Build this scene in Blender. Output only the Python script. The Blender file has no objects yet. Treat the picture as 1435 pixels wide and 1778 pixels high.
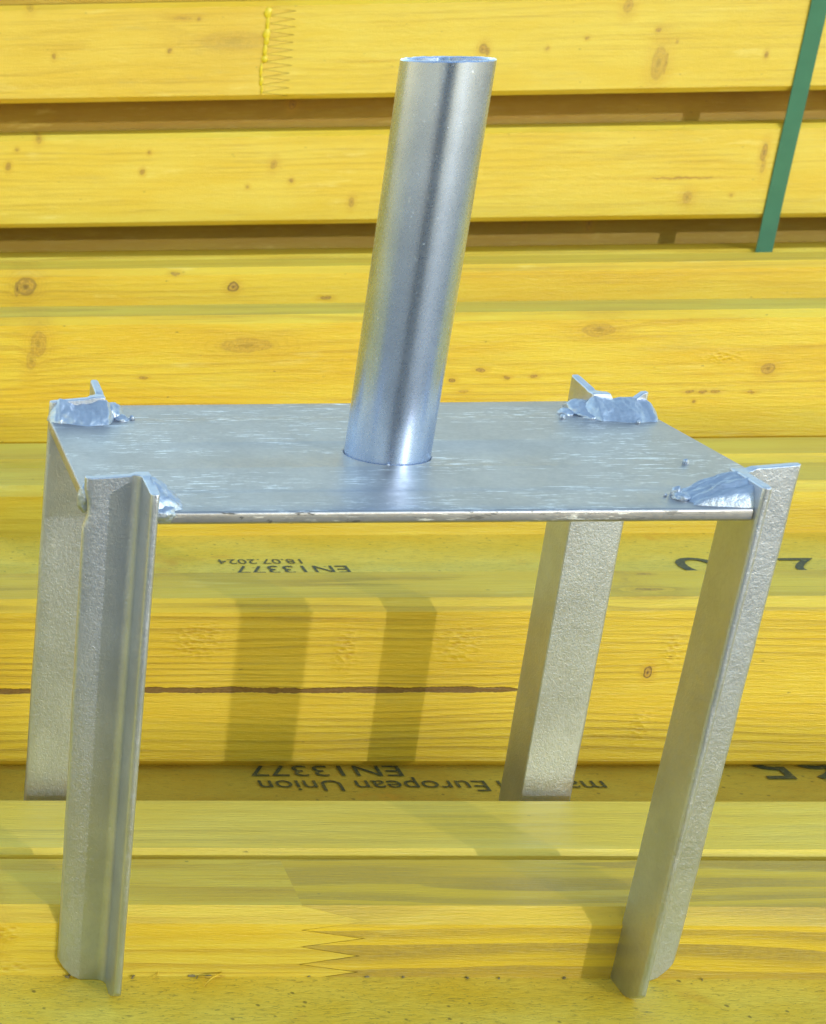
import bpy, bmesh, math, random
from mathutils import Vector, Matrix, noise as mnoise

S = bpy.context.scene
COL = S.collection
MM = 0.001
# ------------------------------------------------------------------ camera
W0, H0 = 1435.0, 1778.0
F, CX, CY = 2752.96, -381.25, 1143.16
CAM = Vector((0.0, -473.66, 329.88))
YAW, PITCH, ROLL = 0.0450, -0.4126, -0.0204
cyw, syw = math.cos(YAW), math.sin(YAW)
rt = Vector((cyw, syw, 0)); fw0 = Vector((-syw, cyw, 0)); up0 = Vector((0, 0, 1))
fw = math.cos(PITCH) * fw0 + math.sin(PITCH) * up0
up = math.cos(PITCH) * up0 - math.sin(PITCH) * fw0
r2 = math.cos(ROLL) * rt + math.sin(ROLL) * up
u2 = math.cos(ROLL) * up - math.sin(ROLL) * rt
cam = bpy.data.cameras.new('camera')
camo = bpy.data.objects.new('camera', cam); COL.objects.link(camo)
m = Matrix((r2, u2, -fw)).transposed().to_4x4(); m.translation = CAM * MM
camo.matrix_world = m
cam.sensor_fit = 'VERTICAL'; cam.sensor_height = 24.0; cam.sensor_width = 24.0
cam.lens = F / H0 * 24.0
cam.shift_x = (W0 / 2 - CX) / H0
cam.shift_y = (CY - H0 / 2) / H0
cam.clip_start = 0.02; cam.clip_end = 500
cam.dof.use_dof = True; cam.dof.focus_distance = 0.60; cam.dof.aperture_fstop = 26.0
S.camera = camo
# ------------------------------------------------------------------ sky and sun
SUN = Vector((0.58, -1.0, 0.315)).normalized()
EL = math.asin(SUN.z); AZ = math.atan2(SUN.x, SUN.y)
world = bpy.data.worlds.new('World'); S.world = world; world.use_nodes = True
wn = world.node_tree.nodes; wl = world.node_tree.links; wn.clear()
sky = wn.new('ShaderNodeTexSky'); sky.sky_type = 'NISHITA'; sky.sun_disc = False
sky.sun_elevation = EL; sky.sun_rotation = AZ
sky.air_density = 1.75; sky.dust_density = 0.0; sky.ozone_density = 1.0
bg = wn.new('ShaderNodeBackground'); bg.inputs['Strength'].default_value = 0.15
wo = wn.new('ShaderNodeOutputWorld')
wl.new(sky.outputs[0], bg.inputs[0]); wl.new(bg.outputs[0], wo.inputs[0])
sl = bpy.data.lights.new('sun', 'SUN'); sl.energy = 0.38; sl.angle = math.radians(0.6); sl.color = (1.0, 0.975, 0.94)
so = bpy.data.objects.new('sun', sl); COL.objects.link(so)
so.rotation_euler = SUN.to_track_quat('Z', 'Y').to_euler(); so.location = SUN * 5
S.view_settings.view_transform = 'Standard'; S.view_settings.look = 'None'
S.view_settings.exposure = 1.44; S.view_settings.gamma = 1.0

# ------------------------------------------------------------------ helpers
def link(o, parent=None):
    COL.objects.link(o)
    if parent is not None: o.parent = parent
    return o

def tag(o, label, cat, group=None):
    o['label'] = label; o['category'] = cat
    if group: o['group'] = group
    return o

def empty(name, loc):
    o = bpy.data.objects.new(name, None); o.location = Vector(loc) * MM; o.empty_display_size = 0.02
    return link(o)

def mesh_obj(name, verts, faces, mat, parent=None, base=(0, 0, 0), smooth=None):
    """verts in world millimetres; the mesh is stored relative to base (parent's location)"""
    b = Vector(base)
    me = bpy.data.meshes.new(name)
    me.from_pydata([tuple((Vector(v) - b) * MM) for v in verts], [], faces)
    me.update()
    bm = bmesh.new(); bm.from_mesh(me)
    bmesh.ops.remove_doubles(bm, verts=bm.verts, dist=1e-7)
    bmesh.ops.recalc_face_normals(bm, faces=bm.faces)
    if smooth is not None:
        for f in bm.faces: f.smooth = True
        for e in bm.edges:
            if len(e.link_faces) == 2 and e.calc_face_angle(0) > smooth: e.smooth = False
    bm.to_mesh(me); bm.free()
    me.materials.append(mat)
    o = bpy.data.objects.new(name, me)
    return link(o, parent)

class NT:
    """tiny node-tree builder"""
    def __init__(s, name):
        s.m = bpy.data.materials.new(name); s.m.use_nodes = True
        s.t = s.m.node_tree; s.t.nodes.clear()
        s.out = s.n('ShaderNodeOutputMaterial'); s.b = s.n('ShaderNodeBsdfPrincipled')
        s.l(s.b.outputs[0], s.out.inputs[0])
    def n(s, k): return s.t.nodes.new(k)
    def l(s, a, b): s.t.links.new(a, b)
    def put(s, sock, v):
        if isinstance(v, bpy.types.NodeSocket): s.l(v, sock)
        else: sock.default_value = v
    def math(s, op, a, b=0.0, c=0.0, clamp=False):
        n = s.n('ShaderNodeMath'); n.operation = op; n.use_clamp = clamp
        s.put(n.inputs[0], a); s.put(n.inputs[1], b); s.put(n.inputs[2], c); return n.outputs[0]
    def vec(s, op, a, b=(0, 0, 0)):
        n = s.n('ShaderNodeVectorMath'); n.operation = op
        s.put(n.inputs[0], a); s.put(n.inputs[1], b)
        return n.outputs['Value'] if op in ('LENGTH', 'DOT_PRODUCT', 'DISTANCE') else n.outputs[0]
    def noise(s, v, scale=1.0, detail=2.0, rough=0.5, color=False, dist=0.0):
        n = s.n('ShaderNodeTexNoise'); s.put(n.inputs['Vector'], v)
        n.inputs['Scale'].default_value = scale; n.inputs['Detail'].default_value = detail
        n.inputs['Roughness'].default_value = rough; n.inputs['Distortion'].default_value = dist
        return n.outputs['Color' if color else 'Fac']
    def vor(s, v, scale=1.0, feature='F1', out='Distance', rnd=1.0):
        n = s.n('ShaderNodeTexVoronoi'); n.feature = feature; s.put(n.inputs['Vector'], v)
        n.inputs['Scale'].default_value = scale; n.inputs['Randomness'].default_value = rnd
        return n.outputs[out]
    def map(s, v, a, b, c=0.0, d=1.0, smooth=True):
        n = s.n('ShaderNodeMapRange'); n.interpolation_type = 'SMOOTHSTEP' if smooth else 'LINEAR'
        s.put(n.inputs['Value'], v)
        for k, x in zip(('From Min', 'From Max', 'To Min', 'To Max'), (a, b, c, d)): s.put(n.inputs[k], x)
        return n.outputs[0]
    def mix(s, f, a, b, mode='MIX'):
        n = s.n('ShaderNodeMix'); n.data_type = 'RGBA'; n.blend_type = mode; n.clamp_factor = True
        s.put(n.inputs[0], f)
        for k, v in ((6, a), (7, b)):
            if isinstance(v, tuple) and len(v) == 3: v = v + (1,)
            s.put(n.inputs[k], v)
        return n.outputs[2]
    def pos(s):
        g = s.n('ShaderNodeNewGeometry'); return s.vec('MULTIPLY', g.outputs['Position'], (1000, 1000, 1000))
    def bump(s, h, dist, strength=1.0, normal=None):
        n = s.n('ShaderNodeBump'); n.inputs['Strength'].default_value = strength
        n.inputs['Distance'].default_value = dist; s.put(n.inputs['Height'], h)
        if normal is not None: s.l(normal, n.inputs['Normal'])
        return n.outputs[0]
    def sep(s, v):
        n = s.n('ShaderNodeSeparateXYZ'); s.l(v, n.inputs[0]); return n.outputs

# ------------------------------------------------------------------ materials
def wood(name, seed, pale=(0.80, 0.64, 0.09), deep=(0.74, 0.50, 0.03), line=(0.42, 0.22, 0.01), pith=(60, -120),
         ring=4.2, contrast=0.55, knots=(), patches=(), streak=None, stain=0.5, blotch=0.5, lw=0.42, lv=(0.18, 1.0)):
    """yellow glazed spruce: growth rings in the yz plane running along x, knots given as
       (plane, x, other, rx, ro, darkness)"""
    k = NT(name); P = k.pos(); rs = random.Random(seed)
    off = (rs.uniform(-900, 900), rs.uniform(-900, 900), rs.uniform(-900, 900))
    Q = k.vec('ADD', P, off)
    # perturbed coordinates for knots
    wob = k.noise(k.vec('MULTIPLY', Q, (0.16, 0.16, 0.16)), 1.0, 2.0, 0.6, color=True)
    wob = k.vec('MULTIPLY', k.vec('SUBTRACT', wob, (0.5, 0.5, 0.5)), (3.0, 3.0, 3.0))
    PK = k.vec('ADD', P, wob)
    km = None; hm = None; bend = None
    for (pl, x, o, rx, ro, dk) in knots:
        c = (x, 0, o) if pl == 'z' else (x, o, 0)
        inv = (1 / rx, 0, 1 / ro) if pl == 'z' else (1 / rx, 1 / ro, 0)
        d = k.vec('LENGTH', k.vec('MULTIPLY', k.vec('SUBTRACT', PK, c), inv))
        a = k.map(d, 1.10, 0.86, 0.0, dk)
        rm = k.math('MULTIPLY', k.map(d, 1.18, 0.98), k.map(d, 0.70, 0.92, 0.0, dk ** 4 * 0.8))
        rim = rm if km is None else k.math('MAXIMUM', rim, rm)
        dmin = d if km is None else k.math('MINIMUM', dmin, d)
        h = k.map(d, 3.2, 0.7, 0.0, min(1.0, dk + 0.1))
        km = a if km is None else k.math('MAXIMUM', km, a)
        hm = h if hm is None else k.math('MAXIMUM', hm, h)
        bd = k.math('MULTIPLY', h, 0.35 * max(rx, ro))
        bend = bd if bend is None else k.math('ADD', bend, bd)
    low = k.noise(k.vec('MULTIPLY', Q, (0.0035, 0.02, 0.02)), 1.0, 2.0, 0.5, color=True)
    low = k.vec('MULTIPLY', k.vec('SUBTRACT', low, (0.5, 0.5, 0.5)), (0, 20, 20))
    R = k.vec('ADD', k.vec('SUBTRACT', P, (0, pith[0], pith[1])), low)
    R = k.vec('MULTIPLY', R, (0.0, 1.0, 1.0))
    rad = k.vec('LENGTH', R)
    if bend is not None: rad = k.math('ADD', rad, bend)
    fine = k.noise(k.vec('MULTIPLY', Q, (0.012, 0.25, 0.25)), 1.0, 3.0, 0.6)
    ph = k.math('ADD', k.math('DIVIDE', rad, ring), k.math('MULTIPLY', fine, 0.5))
    # uneven ring widths
    ph = k.math('ADD', ph, k.math('MULTIPLY', k.math('SINE', k.math('MULTIPLY', ph, 0.37)), 0.7))
    fr = k.math('FRACT', ph)
    late = k.math('MULTIPLY', k.map(fr, lw, lw + 0.48), k.map(fr, 1.0, 0.95))
    lvar = k.noise(k.vec('MULTIPLY', Q, (0.006, 0.06, 0.06)), 1.0, 2.0, 0.6)
    late = k.math('MULTIPLY', late, k.map(lvar, 0.34, 0.68, lv[0], lv[1]))
    # fibres, hairline grain and saw marks
    fib = k.noise(k.vec('MULTIPLY', Q, (0.05, 1.6, 1.6)), 1.0, 3.0, 0.65)
    hair = k.noise(k.vec('MULTIPLY', Q, (0.012, 1.05, 1.05)), 1.0, 2.0, 0.55)
    big = k.noise(k.vec('MULTIPLY', Q, (0.008, 0.045, 0.045)), 1.0, 3.0, 0.6)
    col = k.mix(k.map(big, 0.5 - 0.35 * blotch, 0.5 + 0.35 * blotch), pale, deep)
    col = k.mix(k.math('MULTIPLY', late, contrast), col, line)
    col = k.mix(k.math('MULTIPLY', k.map(hair, 0.55, 0.66), k.map(lvar, 0.32, 0.62, 0.08, 0.50)), col, line)
    col = k.mix(k.map(fib, 0.35, 0.75, 0.0, 0.30), col, deep)
    col = k.mix(k.map(fib, 0.46, 0.22, 0.0, 0.34), col, (0.86, 0.72, 0.20))
    # greyish washed patches, rubbed spots and grime
    g = k.noise(k.vec('MULTIPLY', Q, (0.012, 0.09, 0.09)), 1.0, 4.0, 0.65)
    col = k.mix(k.map(g, 0.58, 0.80, 0.0, 0.6 * stain), col, (0.46, 0.37, 0.13))
    col = k.mix(k.map(g, 0.40, 0.24, 0.0, 0.55), col, (0.88, 0.74, 0.22))
    # pigment mottling
    mot = k.noise(Q, 0.55, 3.0, 0.7)
    col = k.mix(k.map(mot, 0.30, 0.70, 0.0, 0.24), col, deep)
    # tiny dark specks
    sp = k.vor(k.vec('MULTIPLY', Q, (0.045, 0.12, 0.12)), 1.0)
    spn = k.noise(k.vec('MULTIPLY', Q, (0.7, 0.9, 0.9)), 1.0, 2.0, 0.5)
    spm = k.map(k.math('ADD', sp, k.math('MULTIPLY', spn, 0.12)), 0.125, 0.075, 0.0, 0.55)
    col = k.mix(spm, col, (0.13, 0.08, 0.02))
    fh = k.noise(k.vec('MULTIPLY', Q, (0.12, 1.3, 1.3)), 1.0, 3.0, 0.7)
    height = k.math('MULTIPLY', fh, 1.0)
    if streak:
        z0, w0, x0, x1 = streak
        sx, sy, sz = k.sep(P)
        n1 = k.noise(k.vec('MULTIPLY', Q, (0.018, 0.0, 0.0)), 1.0, 3.0, 0.6)
        n2 = k.noise(k.vec('MULTIPLY', Q, (0.06, 0.0, 0.0)), 1.0, 4.0, 0.7)
        n3 = k.noise(k.vec('MULTIPLY', Q, (0.9, 0.9, 0.9)), 1.0, 3.0, 0.7)
        zz = k.math('ADD', k.math('SUBTRACT', sz, z0), k.math('MULTIPLY', k.math('SUBTRACT', n1, 0.5), 3.2))
        wd = k.math('MULTIPLY', k.map(n2, 0.3, 0.62, 0.45, 1.0), w0)
        wd = k.math('MULTIPLY', wd, k.map(sx, x1, x1 - 14.0))
        wd = k.math('ADD', wd, k.math('MULTIPLY', k.math('SUBTRACT', n3, 0.5), 0.5))
        dd = k.math('SUBTRACT', k.math('ABSOLUTE', zz), wd)
        sm = k.math('MULTIPLY', k.map(dd, 0.25, -0.1), k.map(sx, x1, x1 - 4.0))
        col = k.mix(sm, col, k.mix(n3, (0.10, 0.05, 0.012), (0.30, 0.17, 0.03)))
        height = k.math('SUBTRACT', height, k.math('MULTIPLY', sm, 1.2))
    if km is not None:
        rg = k.math('FRACT', k.math('ADD', k.math('MULTIPLY', dmin, 4.5), k.math('MULTIPLY', fine, 1.4)))
        kn = k.noise(k.vec('MULTIPLY', Q, (0.7, 0.7, 0.7)), 1.0, 3.0, 0.65)
        kc = k.mix(k.map(kn, 0.3, 0.7), (0.36, 0.21, 0.035), (0.66, 0.39, 0.035))
        kc = k.mix(k.map(rg, 0.5, 0.95, 0.0, 0.35), kc, (0.22, 0.12, 0.02))
        kc = k.mix(k.map(dmin, 0.42, 0.12, 0.0, 0.7), kc, (0.10, 0.05, 0.015))
        col = k.mix(k.math('MULTIPLY', hm, 0.5), col, (0.62, 0.35, 0.01))
        hr = k.math('MULTIPLY', k.map(k.math('FRACT', k.math('ADD', k.math('MULTIPLY', dmin, 2.6), k.math('MULTIPLY', fine, 1.5))), 0.6, 0.97), hm)
        col = k.mix(k.math('MULTIPLY', hr, 0.28), col, (0.36, 0.19, 0.01))
        col = k.mix(km, col, kc)
        col = k.mix(k.math('MULTIPLY', rim, k.map(kn, 0.30, 0.55, 0.35, 1.0)), col, (0.09, 0.045, 0.012))
    for (x, z, rx, rz) in patches:      # torn grain
        d = k.vec('LENGTH', k.vec('MULTIPLY', k.vec('SUBTRACT', PK, (x, 0, z)), (1 / rx, 0, 1 / rz)))
        pm = k.map(d, 1.1, 0.2)
        ce = k.vor(k.vec('MULTIPLY', Q, (0.30, 0.6, 0.6)), 1.0)
        height = k.math('ADD', height, k.math('MULTIPLY', pm, k.math('MULTIPLY', ce, 1.5)))
        col = k.mix(k.math('MULTIPLY', pm, k.map(ce, 0.15, 0.5, 0.45, 0.0)), col, (0.50, 0.25, 0.008))
    col = k.mix(1.0, col, (1.0, 0.965, 0.85), 'MULTIPLY')
    k.l(col, k.b.inputs['Base Color'])
    k.l(k.map(fib, 0.2, 0.8, 0.36, 0.54), k.b.inputs['Roughness'])
    k.b.inputs['Specular IOR Level'].default_value = 0.6
    k.l(k.bump(height, 0.0004, 0.9), k.b.inputs['Normal'])
    return k.m

def web_wood(name, seed, dirt=0.4, pale=(0.72, 0.54, 0.05), deep=(0.60, 0.38, 0.015)):
    """three-ply web board: mottled yellow glaze with short fibres and grime"""
    k = NT(name); P = k.pos(); rs = random.Random(seed)
    Q = k.vec('ADD', P, (rs.uniform(-900, 900), rs.uniform(-900, 900), rs.uniform(-900, 900)))
    a = k.noise(k.vec('MULTIPLY', Q, (0.02, 0.04, 0.04)), 1.0, 5.0, 0.65)
    fib = k.noise(k.vec('MULTIPLY', Q, (0.16, 0.7, 0.7)), 1.0, 5.0, 0.7, dist=0.6)
    fi2 = k.noise(k.vec('MULTIPLY', k.vec('ADD', Q, (17, 3, 9)), (0.35, 1.1, 1.1)), 1.0, 3.0, 0.6, dist=1.0)
    col = k.mix(k.map(a, 0.3, 0.7), pale, deep)
    col = k.mix(k.map(fib, 0.45, 0.75, 0.0, 0.55), col, (0.48, 0.32, 0.03))
    col = k.mix(k.map(fi2, 0.56, 0.70, 0.0, 0.9 * dirt + 0.12), col, (0.20, 0.15, 0.04))
    o = k.noise(k.vec('MULTIPLY', Q, (0.03, 0.03, 0.03)), 1.0, 3.0, 0.6)
    col = k.mix(k.map(o, 0.60, 0.78, 0.0, 0.55), col, (0.72, 0.31, 0.02))
    sp = k.vor(k.vec('MULTIPLY', Q, (0.13, 0.13, 0.13)), 1.0)
    spm = k.map(k.math('ADD', sp, k.math('MULTIPLY', fi2, 0.15)), 0.20, 0.13, 0.0, 0.85)
    col = k.mix(k.math('MULTIPLY', spm, min(1.0, 0.3 + dirt)), col, (0.10, 0.07, 0.025))
    k.l(col, k.b.inputs['Base Color']); k.b.inputs['Roughness'].default_value = 0.5
    k.b.inputs['Specular IOR Level'].default_value = 0.5
    h = k.math('ADD', k.math('MULTIPLY', fib, 0.8), k.math('MULTIPLY', fi2, -0.7))
    k.l(k.bump(h, 0.0005, 0.8), k.b.inputs['Normal'])
    return k.m

def metal(name, base=(0.60, 0.61, 0.63), rough=(0.34, 0.46), grit=0.15, peel=0.0, peel_scale=0.6, scratch=False, chips=None, rust=0.0, metallic=0.92, flecks=False, mottle=0.22):
    k = NT(name); P = k.pos()
    n = k.noise(k.vec('MULTIPLY', P, (0.05, 0.05, 0.05)), 1.0, 4.0, 0.6)
    n2 = k.noise(k.vec('MULTIPLY', P, (0.6, 0.6, 0.6)), 1.0, 4.0, 0.65)
    col = k.mix(k.map(n, 0.3, 0.7), base, tuple(c * 0.86 for c in base))
    col = k.mix(k.map(n2, 0.40, 0.9, 0.0, mottle), col, tuple(c * 0.75 for c in base))
    ro = k.map(n2, 0.25, 0.75, rough[0], rough[1])
    h = k.math('MULTIPLY', n2, grit)
    if scratch:
        # short scuffs running along the plate
        s1 = k.noise(k.vec('MULTIPLY', P, (0.12, 1.1, 1.1)), 1.0, 3.0, 0.7)
        s0 = k.noise(k.vec('MULTIPLY', P, (0.025, 0.05, 0.05)), 1.0, 2.0, 0.5)
        sm = k.math('MULTIPLY', k.map(s1, 0.56, 0.64), k.map(s0, 0.42, 0.58))
        col = k.mix(k.math('MULTIPLY', sm, 0.9), col, (0.93, 0.94, 0.97))
        ro = k.math('ADD', ro, k.math('MULTIPLY', sm, 0.15))
        sv = k.noise(k.vec('MULTIPLY', P, (0.008, 2.4, 2.4)), 1.0, 2.0, 0.5)
        h = k.math('ADD', h, k.math('MULTIPLY', sv, 0.10))
        d1 = k.noise(k.vec('MULTIPLY', k.vec('ADD', P, (70, 20, 0)), (0.05, 0.9, 0.9)), 1.0, 2.0, 0.5)
        col = k.mix(k.map(d1, 0.73, 0.78, 0.0, 0.5), col, (0.2, 0.2, 0.21))
    if flecks:            # handling nicks in the zinc
        f1 = k.noise(k.vec('MULTIPLY', P, (0.9, 0.9, 0.45)), 1.0, 3.0, 0.7, dist=0.7)
        f0 = k.noise(k.vec('MULTIPLY', P, (0.04, 0.04, 0.02)), 1.0, 2.0, 0.5)
        fm = k.math('MULTIPLY', k.map(f1, 0.68, 0.72), k.map(f0, 0.42, 0.55))
        col = k.mix(k.math('MULTIPLY', fm, 0.5), col, (0.90, 0.94, 1.0))
        f2 = k.noise(k.vec('MULTIPLY', k.vec('ADD', P, (31, 7, 50)), (0.5, 0.5, 0.16)), 1.0, 4.0, 0.7)
        col = k.mix(k.map(f2, 0.62, 0.72, 0.0, 0.15), col, (0.30, 0.33, 0.38))
        ro = k.math('ADD', ro, k.math('MULTIPLY', fm, 0.12)); h = k.math('ADD', h, k.math('MULTIPLY', fm, 0.12))
    if peel:
        p1 = k.noise(k.vec('MULTIPLY', P, (1, 1, 0.8)), peel_scale, 2.0, 0.55, dist=0.8)
        h = k.math('ADD', h, k.math('MULTIPLY', p1, peel))
    if chips:
        axis, a, b, sc = chips
        s = k.sep(P)['XYZ'.index(axis)]
        c1 = k.noise(k.vec('MULTIPLY', P, sc), 1.0, 3.0, 0.6)
        cm = k.math('MULTIPLY', k.map(c1, 0.625, 0.66), k.map(s, a, b))
        col = k.mix(cm, col, (0.06, 0.055, 0.05)); 
        ro = k.math('ADD', ro, k.math('MULTIPLY', cm, 0.3))
    if rust:
        r1 = k.noise(k.vec('MULTIPLY', P, (0.25, 0.25, 0.06)), 1.0, 4.0, 0.65)
        col = k.mix(k.map(r1, 0.60, 0.80, 0.0, rust), col, (0.34, 0.27, 0.15))
    k.l(col, k.b.inputs['Base Color']); k.l(ro, k.b.inputs['Roughness'])
    k.b.inputs['Metallic'].default_value = metallic
    k.l(k.bump(h, 0.0004, 0.9), k.b.inputs['Normal'])
    return k.m

def plain(name, c, rough=0.6, metallic=0.0):
    k = NT(name); P = k.pos()
    n = k.noise(P, 0.8, 4.0, 0.7)
    k.l(k.mix(k.map(n, 0.25, 0.75), c, tuple(x * 0.7 for x in c)), k.b.inputs['Base Color'])
    k.b.inputs['Roughness'].default_value = rough; k.b.inputs['Metallic'].default_value = metallic
    return k.m

# ------------------------------------------------------------------ ground
def ground():
    k = NT('yard_concrete'); P = k.pos()
    n = k.noise(P, 0.004, 6.0, 0.6); n2 = k.noise(P, 0.3, 3.0, 0.7)
    c = k.mix(n, (0.17, 0.17, 0.175), (0.25, 0.25, 0.25)); c = k.mix(k.map(n2, 0.3, 0.8, 0.0, 0.5), c, (0.13, 0.13, 0.13))
    k.l(c, k.b.inputs['Base Color']); k.b.inputs['Roughness'].default_value = 0.85
    k.l(k.bump(n2, 0.002, 0.6), k.b.inputs['Normal'])
    z = LZ(0) - 40.0
    o = mesh_obj('ground', [(-2e5, -2e5, z), (2e5, -2e5, z), (2e5, 2e5, z), (-2e5, 2e5, z)], [(0, 1, 2, 3)], k.m)
    o['kind'] = 'structure'

# ------------------------------------------------------------------ timber beams
X0, X1 = -1150.0, 1800.0
PITCHZ = 53.45
def LZ(layer): return -13.5 + PITCHZ * layer          # height of a layer's web centre

def board(name, x0, x1, ya, yb, za, zb, c, mat, parent, base, lz=None, rz=None, nst=36, seed=0, cb=None):
    """chamfered board along x; lz / rz give the x of the left / right end as a function of z"""
    cb = c if cb is None else cb
    zs = {za, za + c, zb - c, zb}
    for fn in (lz, rz):
        if fn: zs |= {z for z in fn.nodes if za < z < zb}
    zs = sorted(zs)
    def inset(z, cc):
        if z < za + cc: return cc - (z - za)
        if z > zb - cc: return cc - (zb - z)
        return 0.0
    lev = []
    for z in zs:
        lev.append((z, ya + inset(z, c), yb - inset(z, cb), lz(z) if lz else x0, rz(z) if rz else x1))
    V = []; Fc = []; n = nst; L = len(lev)
    for (z, a, b, xs, xe) in lev:
        for side, y in ((0, a), (1, b)):
            for i in range(n + 1):
                x = xs + (xe - xs) * i / n
                w = 0.28 * mnoise.noise(Vector((x * 0.006, seed * 3.1 + side * 7, z * 0.01))) + 0.10 * mnoise.noise(Vector((x * 0.05, seed, z * 0.05)))
                wz = 0.22 * mnoise.noise(Vector((x * 0.007, seed * 1.7, 11.0)))
                V.append((x, y + w, z + (wz if z > za + 1 else 0)))
    def idx(l, s, i): return (l * 2 + s) * (n + 1) + i
    for l in range(L - 1):
        for s in (0, 1):
            for i in range(n): Fc.append((idx(l, s, i), idx(l, s, i + 1), idx(l + 1, s, i + 1), idx(l + 1, s, i)))
        for i in (0, n): Fc.append((idx(l, 0, i), idx(l, 1, i), idx(l + 1, 1, i), idx(l + 1, 0, i)))
    for l in (0, L - 1):
        for i in range(n): Fc.append((idx(l, 0, i), idx(l, 1, i), idx(l, 1, i + 1), idx(l, 0, i + 1)))
    return mesh_obj(name, V, Fc, mat, parent, base, smooth=math.radians(20))

class Zig:
    """finger-joint outline: x as a function of z"""
    def __init__(s, x, length, z0, pitch, n, phase=0.0):
        s.nodes = []; s.xs = []
        rs = random.Random(int(x))
        for i in range(2 * n + 1):
            s.nodes.append(z0 + pitch * (i + phase) / 2 + (rs.uniform(-.2, .2) if 0 < i < 2 * n else 0))
            s.xs.append(x + (length if i % 2 else 0) + rs.uniform(-.7, .7))
    ref = None; ztop = 1e9
    def shifted(s, d, ztop=1e9):
        q = Zig.__new__(Zig); q.nodes = list(s.nodes); q.xs = [v + d for v in s.xs]; q.ref = s; q.ztop = ztop; return q
    def __call__(s, z):
        if s.ref and z > s.ztop: return s.ref(z) + 0.22
        if z <= s.nodes[0]: return s.xs[0]
        for a, b, u, v in zip(s.nodes, s.nodes[1:], s.xs, s.xs[1:]):
            if z <= b: return u + (v - u) * (z - a) / (b - a)
        return s.xs[-1]

HID = None
def beam(y, layer, label, front, back, webm, c=4.7, cf=None, cbk=None, group='yellow timber beams of the stack', split_front=None, split_back=None, seed=1, gap=1.5):
    """H-section beam lying on its side: flange, web, flange"""
    zc = LZ(layer); base = (0.0, y + 100, zc - 40)
    r = empty('formwork_girder', base); tag(r, label, 'timber beam', group)
    cf = c if cf is None else cf; cbk = c if cbk is None else cbk
    fl = []
    for ya, mats, cc, sp, sd in ((y, front, cf, split_front, seed), (y + 160, back, cbk, split_back, seed + 50)):
        a, b = zc - 40, zc + 40
        if sp:
            fl.append(board('flange_board', X0, X1, ya, ya + 40, a, b, cc, mats[0], r, base, rz=sp, nst=24, seed=sd))
            fl.append(board('flange_board', X0, X1, ya, ya + 40, a, b, cc, mats[1], r, base, lz=sp.shifted(gap, b - cc - 0.01), nst=24, seed=sd + .0))
        else:
            fl.append(board('flange', X0, X1, ya, ya + 40, a, b, cc, mats, r, base, seed=sd))
    w = board('web', X0 + 0.5, X1 - 0.5, y + 38, y + 162, zc - 13.5, zc + 13.5, 0.4, webm, r, base, seed=seed + 9)
    return r, fl, w

def lettering(txt, x_start, x_end, y_base, cap, z, mat, parent, base, name='printed_lettering'):
    """flat print read from the far side: runs towards -x, tops towards the camera"""
    cu = bpy.data.curves.new('txt', 'FONT'); cu.body = txt; cu.size = 1.0; cu.resolution_u = 4
    o = bpy.data.objects.new('txt', cu); COL.objects.link(o)
    bpy.context.view_layer.update()
    me = bpy.data.meshes.new_from_object(o.evaluated_get(bpy.context.evaluated_depsgraph_get()))
    bpy.data.objects.remove(o); bpy.data.curves.remove(cu)
    xs = [v.co.x for v in me.vertices]; lo, hi = min(xs), max(xs)
    kx = (x_start - x_end) / (hi - lo); ky = cap / 0.729
    b = Vector(base)
    for v in me.vertices:
        v.co = (Vector((x_start - (v.co.x - lo) * kx, y_base - v.co.y * ky, z)) - b) * MM
    me.name = name; me.materials.clear(); me.materials.append(mat)
    return link(bpy.data.objects.new(name, me), parent)

hid_m = wood('wood_plain', 3); hid_w = web_wood('web_plain', 4)
ink = None
def make_ink():
    k = NT('stamp_ink'); P = k.pos()
    n = k.noise(P, 0.9, 4.0, 0.7)
    k.l(k.mix(k.map(n, 0.50, 0.72, 0.0, 0.65), (0.065, 0.075, 0.04), (0.42, 0.33, 0.06)), k.b.inputs['Base Color'])
    k.b.inputs['Roughness'].default_value = 0.6
    return k.m
ink = make_ink()
ink2 = ink
ground()

G = 'yellow timber beams of the stack'
# layer 0: beam under the front feet, its far flange finger-jointed
zigA = Zig(156.5, 21.0, -54.0, 7.0, 13, 0.25)
zigA = Zig(178.5, -21.0, LZ(0) - 41, 7.0, 13, 0.1)
mA1 = wood('wood_joint_left', 11, contrast=0.6, ring=5.5, pith=(-40, -110), knots=[('z', 50, 17, 4, 6, .5)], patches=[(56, 18, 7, 6), (57, 3, 9, 5)])
mA2 = wood('wood_joint_right', 12, contrast=1.0, ring=5.2, line=(0.40, 0.27, 0.05), pith=(52, -38), pale=(0.80, 0.56, 0.03), blotch=.4, stain=.4, lw=0.12, lv=(0.55, 1.0))
mAw = web_wood('web_front', 13, dirt=0.5, pale=(0.92, 0.69, 0.09), deep=(0.86, 0.57, 0.035))
A, _, _ = beam(-161, 0, 'yellow timber beam with a zigzag finger joint, under the front feet of the fork head', hid_m, (mA1, mA2), mAw, split_back=zigA, group=G, seed=2)
mB0 = wood('wood_straddled', 14, contrast=0.55, ring=5.5, pith=(-160, -20), line=(0.56, 0.40, 0.08), pale=(0.92, 0.72, 0.13), deep=(0.88, 0.64, 0.07), blotch=.4)
mBw = web_wood('web_european', 15, dirt=0.35, pale=(0.62, 0.46, 0.06), deep=(0.56, 0.35, 0.03))
A2, _, wA2 = beam(40.6, 0, 'yellow timber beam straddled by the fork head, its web stamped European Union', mB0, hid_m, mBw, cf=1.9, group=G, seed=3)
zA = LZ(0) + 13.5 + 0.45
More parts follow.
